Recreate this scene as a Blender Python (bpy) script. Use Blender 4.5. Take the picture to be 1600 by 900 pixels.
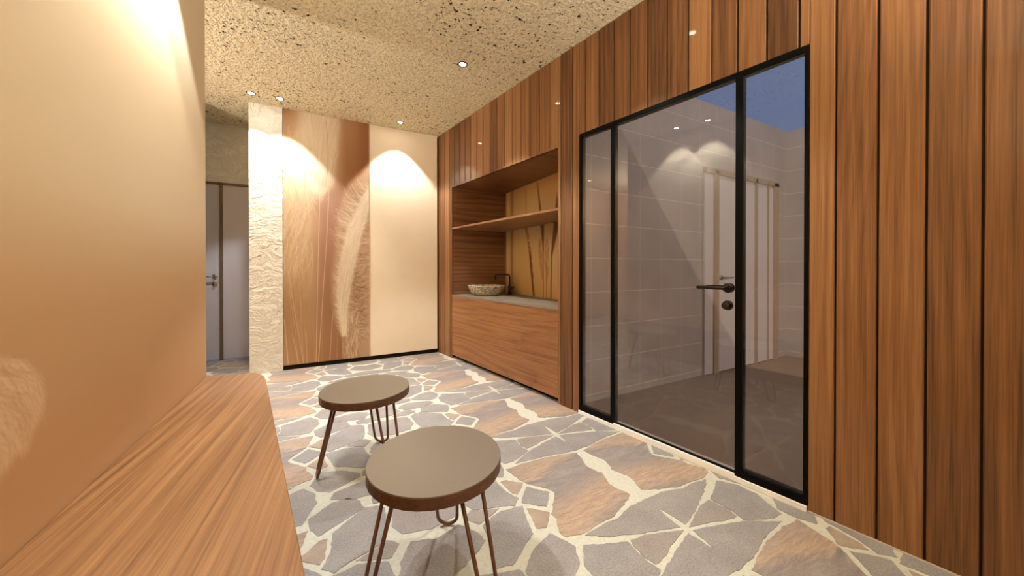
import bpy, bmesh, math, random
import numpy as np
from mathutils import Vector, Matrix

for o in list(bpy.data.objects):
    bpy.data.objects.remove(o, do_unlink=True)
SC = bpy.context.scene
COL = SC.collection

# ---------------------------------------------------------------- camera
cam_data = bpy.data.cameras.new('camera')
cam = bpy.data.objects.new('camera', cam_data)
COL.objects.link(cam)
cam.location = (0, 0, 1.1)
YAW, PITCH, FPX = 28.348, 0.292, 543.05
cam.rotation_euler = (math.radians(90 - PITCH), 0, -math.radians(YAW))
cam_data.sensor_width = 36
cam_data.lens = FPX / 1600 * 36
cam_data.shift_y = -(450 - 420.44) / 1600
cam_data.clip_start = 0.02
SC.camera = cam

# ---------------------------------------------------------------- exposure, world, sun
SC.view_settings.view_transform = 'Standard'
SC.view_settings.look = 'None'
SC.view_settings.gamma = 1
SC.view_settings.use_curve_mapping = False
SC.view_settings.exposure = 0.12

SPOT_W = 88.0           # each recessed downlight
SPOT_COL = (1.0, 0.985, 0.94)
UP_W = 86.0              # added fill lights in bowls, unseen behind the camera and in the corridor
UP_COL = (1.0, 0.98, 0.94)
LENS_E = 60.0           # glow of each downlight lens

world = bpy.data.worlds.new('open_sky')
SC.world = world
world.use_nodes = True
bg = world.node_tree.nodes['Background']
bg.inputs[0].default_value = (0.16, 0.27, 0.58, 1)
bg.inputs[1].default_value = 1.15

sun_data = bpy.data.lights.new('sun', 'SUN')
sun_data.energy = 1.8
sun_data.color = (1.0, 0.93, 0.84)
sun_data.angle = math.radians(0.6)
sun = bpy.data.objects.new('sun', sun_data)
COL.objects.link(sun)
sun.location = (-6, -4, 10)
sun.rotation_euler = Vector((1, 0.6, -1.35)).to_track_quat('-Z', 'Y').to_euler()

# ---------------------------------------------------------------- helpers
def lin(r, g, b):
    f = lambda c: (c / 255 / 12.92) if c / 255 <= 0.04045 else ((c / 255 + 0.055) / 1.055) ** 2.4
    return (f(r), f(g), f(b), 1.0)

def tag(o, label=None, cat=None, group=None, kind=None):
    if label: o['label'] = label
    if cat: o['category'] = cat
    if group: o['group'] = group
    if kind: o['kind'] = kind
    return o

def thing(name, loc, label=None, cat=None, group=None, kind=None):
    o = bpy.data.objects.new(name, None)
    o.empty_display_size = 0.1
    COL.objects.link(o)
    o.location = loc
    return tag(o, label, cat, group, kind)

class MB:
    """collects faces in world coordinates, then links them as ONE mesh object"""
    def __init__(s):
        s.v, s.f, s.m, s.sm = [], [], [], []
    def add(s, verts, faces, mi=0, smooth=False):
        b = len(s.v)
        s.v += [tuple(p) for p in verts]
        for f in faces:
            s.f.append([b + i for i in f]); s.m.append(mi); s.sm.append(smooth)
        return s
    def box(s, x0, x1, y0, y1, z0, z1, mi=0):
        return s.hexa([(x0, y0), (x1, y0), (x1, y1), (x0, y1)], z0, z1, mi)
    def hexa(s, poly, z0, z1, mi=0):
        n = len(poly)
        # make counter clockwise
        a = sum(poly[i][0] * poly[(i + 1) % n][1] - poly[(i + 1) % n][0] * poly[i][1] for i in range(n))
        if a < 0: poly = poly[::-1]
        vs = [(x, y, z0) for x, y in poly] + [(x, y, z1) for x, y in poly]
        fs = [list(range(n))[::-1], list(range(n, 2 * n))]
        fs += [[i, (i + 1) % n, n + (i + 1) % n, n + i] for i in range(n)]
        return s.add(vs, fs, mi)
    def wbox(s, s0, s1, d0, d1, z0, z1, mi=0):
        """box in the frame of the boarded wall: s along it, d behind its face"""
        return s.hexa([WP(s0, d0), WP(s1, d0), WP(s1, d1), WP(s0, d1)], z0, z1, mi)
    def tube(s, pts, r, seg=12, mi=0, cap=True):
        pts = [Vector(p) for p in pts]
        rs = r if isinstance(r, (list, tuple)) else [r] * len(pts)
        rings = []
        up = None
        for i, p in enumerate(pts):
            t = (pts[min(i + 1, len(pts) - 1)] - pts[max(i - 1, 0)]).normalized()
            if up is None:
                up = t.orthogonal().normalized()
            up = (up - t * up.dot(t)).normalized()
            w = t.cross(up)
            rings.append([p + (up * math.cos(a) + w * math.sin(a)) * rs[i] for a in [2 * math.pi * k / seg for k in range(seg)]])
        vs = [q for rg in rings for q in rg]
        fs = []
        for i in range(len(pts) - 1):
            for k in range(seg):
                fs.append([i * seg + k, i * seg + (k + 1) % seg, (i + 1) * seg + (k + 1) % seg, (i + 1) * seg + k])
        s.add(vs, fs, mi, True)
        if cap:
            b = len(vs)
            s.add(rings[0], [list(range(seg))[::-1]], mi)
            s.add(rings[-1], [list(range(seg))], mi)
        return s
    def lathe(s, prof, c, axis=(0, 0, 1), seg=40, mi=0, smooth=True, sx=1.0):
        """prof = [(radius, height)...] spun about axis through c"""
        ax = Vector(axis).normalized()
        u = ax.orthogonal().normalized() if abs(ax.z) < 0.9 else Vector((1, 0, 0))
        u = (u - ax * u.dot(ax)).normalized()
        w = ax.cross(u)
        c = Vector(c)
        vs = []
        for r, h in prof:
            for k in range(seg):
                a = 2 * math.pi * k / seg
                vs.append(c + ax * h + (u * math.cos(a) * sx + w * math.sin(a)) * r)
        fs = []
        for i in range(len(prof) - 1):
            for k in range(seg):
                fs.append([i * seg + k, i * seg + (k + 1) % seg, (i + 1) * seg + (k + 1) % seg, (i + 1) * seg + k])
        s.add(vs, fs, mi, smooth)
        return s
    def build(s, name, mats, parent=None, bevel=0.0, weld=True, bseg=2):
        me = bpy.data.meshes.new(name)
        off = Vector(parent.matrix_basis.translation) if parent else Vector((0, 0, 0))
        q = parent
        while q is not None and q.parent is not None:
            q = q.parent
            off = off + Vector(q.matrix_basis.translation)
        me.from_pydata([tuple(Vector(p) - off) for p in s.v], [], s.f)
        if not isinstance(mats, (list, tuple)): mats = [mats]
        for m in mats: me.materials.append(m)
        me.polygons.foreach_set('material_index', s.m)
        me.polygons.foreach_set('use_smooth', s.sm)
        me.update()
        o = bpy.data.objects.new(name, me)
        COL.objects.link(o)
        if parent: o.parent = parent
        if weld:
            bm = bmesh.new(); bm.from_mesh(me)
            bmesh.ops.remove_doubles(bm, verts=bm.verts, dist=1e-5)
            bmesh.ops.recalc_face_normals(bm, faces=bm.faces)
            bm.to_mesh(me); bm.free()
        if bevel:
            md = o.modifiers.new('bevel', 'BEVEL')
            md.width = bevel; md.segments = bseg; md.limit_method = 'ANGLE'; md.angle_limit = math.radians(40)
        return o

# frame of the boarded wall, which stands 9.5 degrees askew to the rest of the room
WX, WK = 2.0386, -0.1675
_n = math.hypot(1, WK)
TX, TY = WK / _n, 1 / _n
NX, NY = 1 / _n, -WK / _n
def WP(s, d):
    return (WX + TX * s + NX * d, TY * s + NY * d)
def W3(s, d, z):
    return WP(s, d) + (z,)
H = 2.789
YB = 4.409
XL = -0.635

# ---------------------------------------------------------------- materials
class NT:
    def __init__(s, name):
        s.m = bpy.data.materials.new(name); s.m.use_nodes = True
        s.t = s.m.node_tree; s.b = s.t.nodes['Principled BSDF']; s.o = s.t.nodes['Material Output']
    def n(s, typ, **kw):
        x = s.t.nodes.new(typ)
        for k, v in kw.items(): setattr(x, k, v)
        return x
    def l(s, a, b): s.t.links.new(a, b)
    def coord(s, which='Object'):
        return s.n('ShaderNodeTexCoord').outputs[which]
    def mapping(s, vec, scale=(1, 1, 1), rot=(0, 0, 0), loc=(0, 0, 0)):
        x = s.n('ShaderNodeMapping'); s.l(vec, x.inputs[0])
        x.inputs['Scale'].default_value = scale; x.inputs['Rotation'].default_value = rot; x.inputs['Location'].default_value = loc
        return x.outputs[0]
    def noise(s, vec, scale, detail=4, rough=0.55, dist=0.0, w=None):
        x = s.n('ShaderNodeTexNoise')
        if w is not None:
            x.noise_dimensions = '4D'
            s.l(w, x.inputs['W'])
        s.l(vec, x.inputs['Vector'])
        x.inputs['Scale'].default_value = scale; x.inputs['Detail'].default_value = detail
        x.inputs['Roughness'].default_value = rough; x.inputs['Distortion'].default_value = dist
        return x.outputs['Fac']
    def ramp(s, fac, stops, interp='LINEAR'):
        x = s.n('ShaderNodeValToRGB'); s.l(fac, x.inputs[0])
        cr = x.color_ramp; cr.interpolation = interp
        while len(cr.elements) < len(stops): cr.elements.new(0.5)
        for e, (p, c) in zip(cr.elements, stops):
            e.position = p
            e.color = c if isinstance(c, (tuple, list)) else (c, c, c, 1)
        return x.outputs[0]
    def mix(s, fac, a, b, mode='MIX'):
        x = s.n('ShaderNodeMix', data_type='RGBA', blend_type=mode)
        if isinstance(fac, (int, float)): x.inputs[0].default_value = fac
        else: s.l(fac, x.inputs[0])
        for i, c in ((6, a), (7, b)):
            if isinstance(c, (tuple, list)): x.inputs[i].default_value = c
            else: s.l(c, x.inputs[i])
        return x.outputs[2]
    def math(s, op, a, b=0.0, c=0.0, clamp=False):
        x = s.n('ShaderNodeMath', operation=op, use_clamp=clamp)
        for i, v in enumerate((a, b, c)):
            if isinstance(v, (int, float)): x.inputs[i].default_value = v
            else: s.l(v, x.inputs[i])
        return x.outputs[0]
    def attr(s, name, out='Fac'):
        return s.n('ShaderNodeAttribute', attribute_name=name).outputs[out]
    def bump(s, h, strength=0.3, dist=0.01):
        x = s.n('ShaderNodeBump'); s.l(h, x.inputs['Height'])
        x.inputs['Strength'].default_value = strength; x.inputs['Distance'].default_value = dist
        s.l(x.outputs[0], s.b.inputs['Normal'])
    def base(s, c, rough=0.5, spec=0.5, metal=0.0):
        if isinstance(c, (tuple, list)): s.b.inputs['Base Color'].default_value = c
        else: s.l(c, s.b.inputs['Base Color'])
        if isinstance(rough, (int, float)): s.b.inputs['Roughness'].default_value = rough
        else: s.l(rough, s.b.inputs['Roughness'])
        s.b.inputs['Specular IOR Level'].default_value = spec
        s.b.inputs['Metallic'].default_value = metal
        return s.m

def plain(name, c, rough=0.5, spec=0.5, metal=0.0, var=0.06, scale=30):
    k = NT(name)
    f = k.noise(k.coord(), scale, 3)
    c2 = tuple(x * (1 - var) for x in c[:3]) + (1,)
    c1 = tuple(min(1, x * (1 + var)) for x in c[:3]) + (1,)
    return k.base(k.ramp(f, [(0.3, c2), (0.7, c1)]), rough, spec, metal)

def wood(name, cols, along='Z', across='Y', freq=24.0, amp=5.0, fine=1.0, rough=0.42, rot=0.0, tone=False, spec=0.4, ring=0.3, fibre=1.0, low=1.3):
    """cols = dark, mid, light; growth lines run along one axis and are counted across another"""
    k = NT(name)
    co = k.coord()
    if rot: co = k.mapping(co, rot=(0, 0, rot))
    sc = {'X': (0.22, 1, 1), 'Y': (1, 0.22, 1), 'Z': (1, 1, 0.22)}[along]
    sf = {'X': (0.014, 1, 1), 'Y': (1, 0.014, 1), 'Z': (1, 1, 0.014)}[along]
    w = k.math('MULTIPLY', k.attr('tone'), 37.0) if tone else None
    sep = k.n('ShaderNodeSeparateXYZ'); k.l(co, sep.inputs[0])
    n1 = k.noise(k.mapping(co, sc), low, 2, 0.5, 0.0, w)
    n2 = k.noise(k.mapping(co, sf), 30, 2, 0.5, 0.0, w)
    ph = k.math('MULTIPLY_ADD', sep.outputs[across], freq, k.math('MULTIPLY', n1, amp * 4))
    ph = k.math('MULTIPLY_ADD', n2, 0.8, ph)
    saw = k.math('FRACT', ph)
    rings = k.ramp(saw, [(0.0, 0.15), (0.10, 0.75), (0.55, 1.0), (0.93, 0.45), (1.0, 0.15)])
    fib = k.noise(k.mapping(co, sf), 240 * fine, 3, 0.6, 0.0, w)
    fib2 = k.noise(k.mapping(co, sf), 55 * fine, 3, 0.6, 0.0, w)
    big = k.noise(k.mapping(co, sc), 4, 2, 0.5, 0.0, w)
    s = k.math('MULTIPLY_ADD', k.math('SUBTRACT', rings, 0.7), ring, 0.5)
    s = k.math('MULTIPLY_ADD', k.math('SUBTRACT', fib, 0.5), 0.55 * fibre, s)
    s = k.math('MULTIPLY_ADD', k.math('SUBTRACT', fib2, 0.5), 0.75 * fibre, s)
    s = k.math('MULTIPLY_ADD', k.math('SUBTRACT', big, 0.5), 0.35, s)
    if tone:
        s = k.math('MULTIPLY_ADD', k.math('SUBTRACT', k.attr('tone'), 0.5), 0.50, s)
    col = k.ramp(s, [(0.15, cols[0]), (0.5, cols[1]), (0.85, cols[2])])
    k.bump(fib, 0.05, 0.002)
    return k.base(col, rough, spec)

M = {}
M['board'] = wood('oak_boards', (lin(76, 50, 30), lin(128, 88, 55), lin(162, 120, 80)), 'Z', 'Y', 22, 3.0, tone=True, rough=0.5, ring=0.12, spec=0.2)
M['board'].node_tree.nodes['Principled BSDF'].inputs['Coat Weight'].default_value = 0.28
M['board'].node_tree.nodes['Principled BSDF'].inputs['Coat Roughness'].default_value = 0.04
M['groove'] = plain('dark_groove', lin(44, 28, 18), 0.8, 0.2)
M['vanity_wood'] = wood('oak_veneer_level', (lin(98, 63, 38), lin(146, 100, 63), lin(176, 130, 88)), 'Y', 'Z', 11, 3.6, rough=0.38, rot=math.atan(WK), ring=0.22)
M['niche_wood'] = wood('oak_veneer_niche', (lin(72, 46, 30), lin(118, 80, 52), lin(152, 110, 76)), 'X', 'Z', 16, 2.0, rough=0.4, ring=0.3)
M['shelf_wood'] = wood('oak_veneer_shelf', (lin(92, 60, 38), lin(138, 96, 63), lin(172, 128, 88)), 'Y', 'X', 16, 2.0, rough=0.4, ring=0.25)
M['bench_wood'] = wood('oak_bench', (lin(82, 53, 31), lin(134, 95, 60), lin(168, 126, 84)), 'Y', 'X', 22, 4.5, rough=0.4, rot=math.radians(5.0), ring=0.17, fibre=1.0, fine=1.0, low=0.8)
M['stool_rim'] = wood('oak_stool_rim', (lin(58, 36, 24), lin(88, 56, 38), lin(112, 76, 52)), 'X', 'Z', 120, 0.6, rough=0.45, ring=0.3)
M['black'] = plain('black_frame', lin(7, 6, 5), 0.5, 0.08)
M['void'] = plain('dark_plinth', lin(20, 14, 12), 0.8, 0.2)
M['handle'] = plain('dark_bronze_handle', lin(52, 42, 36), 0.3, 0.5, 0.8)
M['chrome'] = plain('brushed_steel', lin(170, 165, 160), 0.3, 0.5, 1.0)
M['ring'] = plain('downlight_ring', lin(66, 60, 52), 0.5, 0.4, 0.3)
M['strip'] = plain('white_strip', lin(250, 248, 246), 0.3, 0.5, var=0.01)
M['alu'] = plain('aluminium_trim', lin(205, 196, 184), 0.35, 0.5, 0.3)
M['counter'] = plain('grey_stone_worktop', lin(128, 118, 106), 0.5, 0.4, var=0.08, scale=60)
M['beige'] = plain('beige_panel', lin(234, 221, 198), 0.55, 0.3, var=0.015, scale=8)
M['edge'] = plain('pale_edge', lin(214, 190, 152), 0.5, 0.4)
M['stool_top'] = plain('taupe_laminate', lin(108, 98, 86), 0.33, 0.5, var=0.02, scale=90)
M['leg'] = plain('brown_rod', lin(104, 64, 44), 0.45, 0.5, 0.15, var=0.25, scale=60)
M['faucet'] = plain('black_faucet', lin(30, 22, 20), 0.35, 0.5, 0.4)
M['paint'] = plain('room_paint', lin(214, 180, 138), 0.75, 0.2, var=0.02, scale=6)
M['corridor_paint'] = plain('taupe_corridor_paint', lin(196, 174, 146), 0.8, 0.2, var=0.02, scale=6)
M['frame_brown'] = plain('brown_frame', lin(104, 88, 74), 0.45, 0.4)
M['frame_beige'] = plain('beige_frame', lin(186, 164, 140), 0.7, 0.2)
M['white_pane'] = plain('white_door_pane', lin(226, 220, 216), 0.6, 0.3, var=0.015, scale=10)
M['bath_floor'] = plain('brown_bath_floor', lin(156, 134, 112), 0.5, 0.3, var=0.06, scale=9)

k = NT('pale_grey_glass_pane')
k.base(lin(188, 190, 206), 0.03, 0.5)
k.b.inputs['IOR'].default_value = 1.45
M['grey_pane'] = k.m

# tinted glass: see-through, tinted at each face, mirroring by its fresnel
k = NT('bronze_tinted_glass')
k.t.nodes.remove(k.b)
tr = k.n('ShaderNodeBsdfTransparent'); tr.inputs[0].default_value = (0.70, 0.66, 0.62, 1)
gl = k.n('ShaderNodeBsdfGlossy'); gl.inputs['Roughness'].default_value = 0.0; gl.inputs[0].default_value = (1, 1, 1, 1)
fr = k.n('ShaderNodeFresnel')
back = k.n('ShaderNodeNewGeometry').outputs['Backfacing']     # leaving the pane counts like entering it: rays are not bent here
k.l(k.math('SUBTRACT', 1.52, k.math('MULTIPLY', back, 1.52 - 1 / 1.52)), fr.inputs[0])
mx = k.n('ShaderNodeMixShader')
k.l(fr.outputs[0], mx.inputs[0]); k.l(tr.outputs[0], mx.inputs[1]); k.l(gl.outputs[0], mx.inputs[2]); k.l(mx.outputs[0], k.o.inputs[0])
M['glass'] = k.m

def emis(name, c, e):
    k = NT(name)
    k.b.inputs['Base Color'].default_value = c
    k.b.inputs['Emission Color'].default_value = c
    k.b.inputs['Emission Strength'].default_value = e
    return k.m
M['lens'] = emis('glowing_lens', (1.0, 0.9, 0.74, 1), LENS_E)

# pitted rough ceiling
k = NT('pitted_cork_ceiling')
co = k.coord()
warp = k.mapping(co, (1, 1, 1))
v1 = k.noise(warp, 46, 3, 0.5, 0.8)
v2 = k.noise(warp, 24, 2, 0.5, 0.3)
lump = k.noise(warp, 44, 3, 0.5, 0.2)
dens = k.noise(warp, 1.1, 2, 0.5)
pit = k.math('MULTIPLY_ADD', v2, 0.45, k.math('MULTIPLY', v1, 0.75))
pit = k.math('SUBTRACT', pit, k.math('MULTIPLY', k.math('SUBTRACT', dens, 0.5), 0.16))
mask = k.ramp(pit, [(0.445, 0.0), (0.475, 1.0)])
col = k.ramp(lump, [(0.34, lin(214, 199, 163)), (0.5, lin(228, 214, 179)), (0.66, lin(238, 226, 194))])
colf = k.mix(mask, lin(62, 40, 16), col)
hh = k.math('ADD', k.math('MULTIPLY', mask, 1.4), k.math('ADD', k.math('MULTIPLY', lump, 1.7), k.math('MULTIPLY', k.noise(warp, 110, 3, 0.6), 0.6)))
k.bump(hh, 0.9, 0.016)
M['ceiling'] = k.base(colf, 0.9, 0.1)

# trowelled plaster
k = NT('trowelled_plaster')
co = k.coord()
wv = k.n('ShaderNodeTexNoise'); k.l(co, wv.inputs['Vector']); wv.inputs['Scale'].default_value = 4.0; wv.inputs['Detail'].default_value = 3
add = k.n('ShaderNodeVectorMath', operation='MULTIPLY_ADD'); k.l(wv.outputs['Color'], add.inputs[0]); add.inputs[1].default_value = (0.35, 0.35, 0.35); k.l(co, add.inputs[2])
vo = k.n('ShaderNodeTexVoronoi', feature='DISTANCE_TO_EDGE'); k.l(k.mapping(add.outputs[0], (1, 1, 1.9)), vo.inputs['Vector']); vo.inputs['Scale'].default_value = 7.0
e1 = k.ramp(vo.outputs['Distance'], [(0.0, 0.0), (0.05, 0.75), (0.3, 1.0)])
r1 = k.noise(k.mapping(add.outputs[0], (1, 1, 1.8)), 4.2, 4, 0.55, 1.0)
r1 = k.math('ABSOLUTE', k.math('SUBTRACT', r1, 0.5))
hgt = k.math('ADD', k.math('MULTIPLY', e1, 0.35), k.math('MULTIPLY', r1, 5.0))
k.bump(hgt, 0.45, 0.016)
M['plaster'] = k.base(k.ramp(r1, [(0.0, lin(212, 212, 204)), (0.2, lin(228, 229, 222))]), 0.8, 0.2)

# bathroom wall tiles, 30 x 28 cm
def tiles(name, rot):
    k = NT(name)
    co = k.coord()
    sep = k.n('ShaderNodeSeparateXYZ'); k.l(k.mapping(co, rot=(0, 0, rot)), sep.inputs[0])
    hor = sep.outputs['X'] if rot == 0 else sep.outputs['Y']
    fx = k.math('FRACT', k.math('DIVIDE', k.math('ADD', hor, 25.92), 0.284))
    fz = k.math('FRACT', k.math('DIVIDE', k.math('ADD', sep.outputs['Z'], 27.844), 0.279))
    gx = k.math('LESS_THAN', fx, 0.018); gz = k.math('LESS_THAN', fz, 0.022)
    g = k.math('MAXIMUM', k.math('MULTIPLY', gx, 0.5), k.math('MULTIPLY', gz, 0.8))
    body = k.ramp(k.noise(co, 3, 3), [(0.3, lin(184, 175, 167)), (0.7, lin(196, 187, 179))])
    k.bump(k.math('SUBTRACT', 1.0, g), 0.3, 0.003)
    return k.base(k.mix(g, body, lin(236, 226, 212)), 0.6, 0.25)
M['tile'] = tiles('beige_wall_tiles', 0)
M['tile_far'] = tiles('beige_wall_tiles_far', math.atan(WK))

# floor
k = NT('sand_grout')
co = k.coord()
M['grout'] = k.base(k.ramp(k.noise(co, 60, 5, 0.7), [(0.3, lin(180, 179, 167)), (0.7, lin(200, 199, 186))]), 0.75, 0.2)
k = NT('flagstone')
uv = k.attr('stone_uv', 'Vector')
tone = k.attr('tone')
sp = k.noise(k.coord(), 130, 6, 0.95)
md_ = k.noise(uv, 9, 4, 0.6)
c = k.ramp(k.math('MULTIPLY_ADD', sp, 0.85, k.math('MULTIPLY', md_, 0.15)), [(0.34, lin(98, 95, 96)), (0.5, lin(140, 137, 137)), (0.64, lin(172, 169, 167))])
warm = k.ramp(k.math('MULTIPLY_ADD', sp, 0.5, k.math('MULTIPLY', md_, 0.5)), [(0.3, lin(128, 108, 96)), (0.55, lin(164, 144, 127)), (0.75, lin(192, 172, 152))])
c = k.mix(tone, c, warm)
k.bump(k.math('ADD', sp, k.math('MULTIPLY', md_, 0.6)), 0.25, 0.004)
M['stone'] = k.base(c, 0.5, 0.35)
k = NT('rust_streaked_flagstone')
uv = k.attr('stone_uv', 'Vector')
sep = k.n('ShaderNodeSeparateXYZ'); k.l(uv, sep.inputs[0])
sp = k.noise(k.coord(), 130, 6, 0.95)
st = k.noise(k.mapping(uv, (2.2, 11, 1), rot=(0, 0, math.radians(-12))), 2.2, 5, 0.65, 0.6)
st2 = k.noise(k.mapping(uv, (3, 22, 1), rot=(0, 0, math.radians(-12))), 3.5, 5, 0.75, 0.4)
vv = k.math('ADD', sep.outputs['Y'], k.math('MULTIPLY', k.math('SUBTRACT', st, 0.5), 0.28))
vv = k.math('SUBTRACT', vv, k.math('MULTIPLY', k.math('SUBTRACT', sep.outputs['X'], 0.68), 0.28))
rust = k.ramp(vv, [(0.20, 0.3), (0.28, 0.85), (0.37, 0.75), (0.46, 0.1), (0.60, 0.06), (0.67, 0.8), (0.74, 0.5)])
rust = k.math('MULTIPLY', rust, k.ramp(st2, [(0.36, 0.45), (0.54, 1.0)]))
g0 = k.ramp(k.math('MULTIPLY_ADD', sp, 0.6, k.math('MULTIPLY', st, 0.4)), [(0.36, lin(104, 99, 99)), (0.52, lin(138, 131, 131)), (0.66, lin(170, 162, 157))])
o0 = k.ramp(k.math('MULTIPLY_ADD', sp, 0.5, k.math('MULTIPLY', st2, 0.5)), [(0.36, lin(150, 116, 90)), (0.5, lin(178, 150, 124)), (0.64, lin(194, 177, 153))])
k.bump(k.math('ADD', sp, st), 0.3, 0.004)
M['rust'] = k.base(k.mix(rust, g0, o0), 0.5, 0.35)

def printed(name, rough=0.45):
    k = NT(name)
    return k.base(k.attr('print', 'Color'), rough, 0.3)
M['print'] = printed('printed_panel')
M['mural'] = printed('printed_wall_panel', 0.55)

k = NT('pebbled_stone_basin')
vo = k.n('ShaderNodeTexVoronoi'); k.l(k.coord(), vo.inputs['Vector']); vo.inputs['Scale'].default_value = 55
nz = k.noise(k.coord(), 40, 4, 0.6)
c = k.ramp(k.math('MULTIPLY_ADD', vo.outputs['Distance'], 0.6, k.math('MULTIPLY', nz, 0.6)), [(0.3, lin(92, 82, 66)), (0.5, lin(150, 140, 118)), (0.75, lin(206, 198, 178))])
k.bump(vo.outputs['Distance'], 0.3, 0.003)
M['basin'] = k.base(c, 0.2, 0.5)

# ---------------------------------------------------------------- the room shell
def struct(name, mb, mat, **kw):
    o = mb.build(name, mat, **kw)
    o['kind'] = 'structure'
    return o

# floor: sand grout with flagstones laid in it; one 0.94 x 0.937 m pattern, mirrored along X and repeated along Y
STONES = [('o','n',[(463,746),(564,754),(725,744),(852,717),(915,700),(901,631),(875,567),(889,504),(906,476),(871,382),(875,351),(891,308),(900,275),(866,252),(823,234),(727,202),(635,199),(527,188),(463,207),(457,245),(493,310),(489,348),(528,394),(589,465),(553,524),(501,587),(489,618)]),
('t','n',[(391,659),(422,661),(490,600),(417,531),(402,555)]),
('g','n',[(488,565),(567,477),(497,396),(409,473)]),
('t','n',[(410,428),(489,357),(424,287),(384,305)]),
('p','n',[(758,63),(825,41),(924,3),(807,-24),(701,-58),(677,-57),(672,-33),(665,6),(672,-6),(672,24),(683,69)]),
('g','n',[(441,1940),(498,2014),(670,1943),(663,1864),(675,1793),(543,1732),(486,1731),(432,1860)]),
('g','n',[(255,1785),(311,1831),(376,1830),(466,1756),(454,1678),(424,1626),(240,1721)]),
('g','n',[(237,2021),(308,2086),(419,2129),(470,2023),(436,1957),(382,1920),(239,1991)]),
('g','n',[(206,1773),(178,1794),(102,1787),(38,1740),(133,1707),(205,1732)]),
('p','n',[(179,439),(141,495),(182,538),(299,488)]),
('g','n',[(157,743),(192,774),(239,787),(374,682),(383,575),(413,507),(372,465),(322,492),(191,534),(167,605)]),
('g','n',[(186,1009),(361,968),(379,922),(272,863),(239,871),(141,869),(101,932),(117,971)]),
('g','n',[(311,465),(403,453),(357,286),(239,207),(208,191),(152,207),(176,334),(190,424),(297,470)]),
('g','L',[(940,820),(932,865),(925,922),(652,839),(538,771),(733,752),(859,725),(940,720)]),
('g','L',[(940,217),(837,216),(719,184),(617,185),(538,176),(586,143),(642,115),(739,78),(924,20),(931,104),(940,140)]),
('p','0',[(0,748),(41,759),(133,747),(141,705),(152,609),(117,539),(0,511)]),
('g','0',[(0,449),(99,483),(133,434),(156,401),(169,345),(83,291),(0,255)]),
('g','0',[(0,232),(128,196),(222,166),(226,115),(178,92),(0,94)]),
('p','0',[(0,71),(90,74),(83,-8),(112,-69),(34,-115),(0,-126)])]
U0, V0, PW, PV = 0.40, 0.932, 0.94, 0.937
def make_floor():
    rng = random.Random(7)
    mb = MB()
    mb.hexa([(-3.3, -2.3), (2.45, -2.3), WP(4.6, 0.05), (1.30, 5.4), (-3.3, 5.4)], -0.10, -0.002, 0)
    n0 = len(mb.v)
    uvs, tones = [(0, 0)] * n0, [0.0] * n0
    ftone = []
    def rough_edge(P):
        out = []
        n = len(P)
        for i in range(n):
            a, b = P[i], P[(i + 1) % n]
            L = math.hypot(b[0] - a[0], b[1] - a[1])
            m = max(1, int(L / 0.014))
            nx, ny = -(b[1] - a[1]) / max(L, 1e-6), (b[0] - a[0]) / max(L, 1e-6)
            bow = rng.uniform(-0.004, 0.004)
            for j in range(m):
                t = j / m
                e = rng.uniform(-0.0024, 0.0024) + bow * math.sin(math.pi * t)
                if j == 0: e *= 0.3
                out.append((a[0] + (b[0] - a[0]) * t + nx * e, a[1] + (b[1] - a[1]) * t + ny * e))
        return out
    fund = []
    for kd, mode, P in STONES:
        P = [(u / 1000, v / 1000) for u, v in P]
        if mode == 'L':
            P = P + [(2 * PW - u, v) for u, v in P[::-1] if u < PW - 1e-4]
        if mode == '0':
            P = P + [(-u, v) for u, v in P[::-1] if u > 1e-4]
        t = {'o': 0.0, 't': rng.uniform(0.6, 0.85), 'p': rng.uniform(0.15, 0.32), 'g': rng.uniform(0.0, 0.16)}[kd]
        fund.append((kd, mode, rough_edge(P), t))
    for kx in range(-3, 3):
        for ky in range(-5, 6):
            for sgn in (1, -1):
                for kd, mode, P, t in fund:
                    if mode != 'n' and sgn == -1: continue
                    W = [(U0 + sgn * u + 2 * PW * kx, V0 + v + PV * ky) for u, v in P]
                    cx = sum(p[0] for p in W) / len(W); cy = sum(p[1] for p in W) / len(W)
                    if cx < -3.2 or cy < -2.2 or cy > 5.4: continue
                    s = (cx - WX) * TX + cy * TY
                    d = (cx - WX) * NX + cy * NY
                    if d > 0.28 or cy > 5.35: continue
                    if cx < -0.9 and cy < 2.5: continue
                    b = len(mb.v); n = len(W)
                    if sgn == -1: W2, P2 = W[::-1], P[::-1]
                    else: W2, P2 = W, P
                    ar = sum(W2[i][0] * W2[(i + 1) % n][1] - W2[(i + 1) % n][0] * W2[i][1] for i in range(n))
                    if ar < 0: W2, P2 = W2[::-1], P2[::-1]
                    top = [(x, y, 0.0) for x, y in W2]; bot = [(x, y, -0.004) for x, y in W2]
                    mi = 2 if kd == 'o' else 1
                    mb.add(top + bot, [list(range(n))] + [[n + i, n + (i + 1) % n, (i + 1) % n, i] for i in range(n)], mi)
                    uvs += list(P2) * 2; tones += [t] * (2 * n)
    o = mb.build('floor', [M['grout'], M['stone'], M['rust']], weld=False)
    me = o.data
    a = me.attributes.new('stone_uv', 'FLOAT_VECTOR', 'POINT')
    a.data.foreach_set('vector', np.array([(u, v, 0.0) for u, v in uvs], dtype=np.float32).ravel())
    a = me.attributes.new('tone', 'FLOAT', 'POINT')
    a.data.foreach_set('value', np.array(tones, dtype=np.float32))
    o['kind'] = 'structure'
make_floor()

struct('ceiling', MB().hexa([(-3.3, -2.3), WP(-2.3, 0.1), WP(2.2, 0.1), (2.25, 2.25), (2.25, 4.4), (1.4, 5.4), (-3.3, 5.4)], H, H + 0.08), M['ceiling'])  # carried on past the boards to shut sky light out behind the niche

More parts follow.
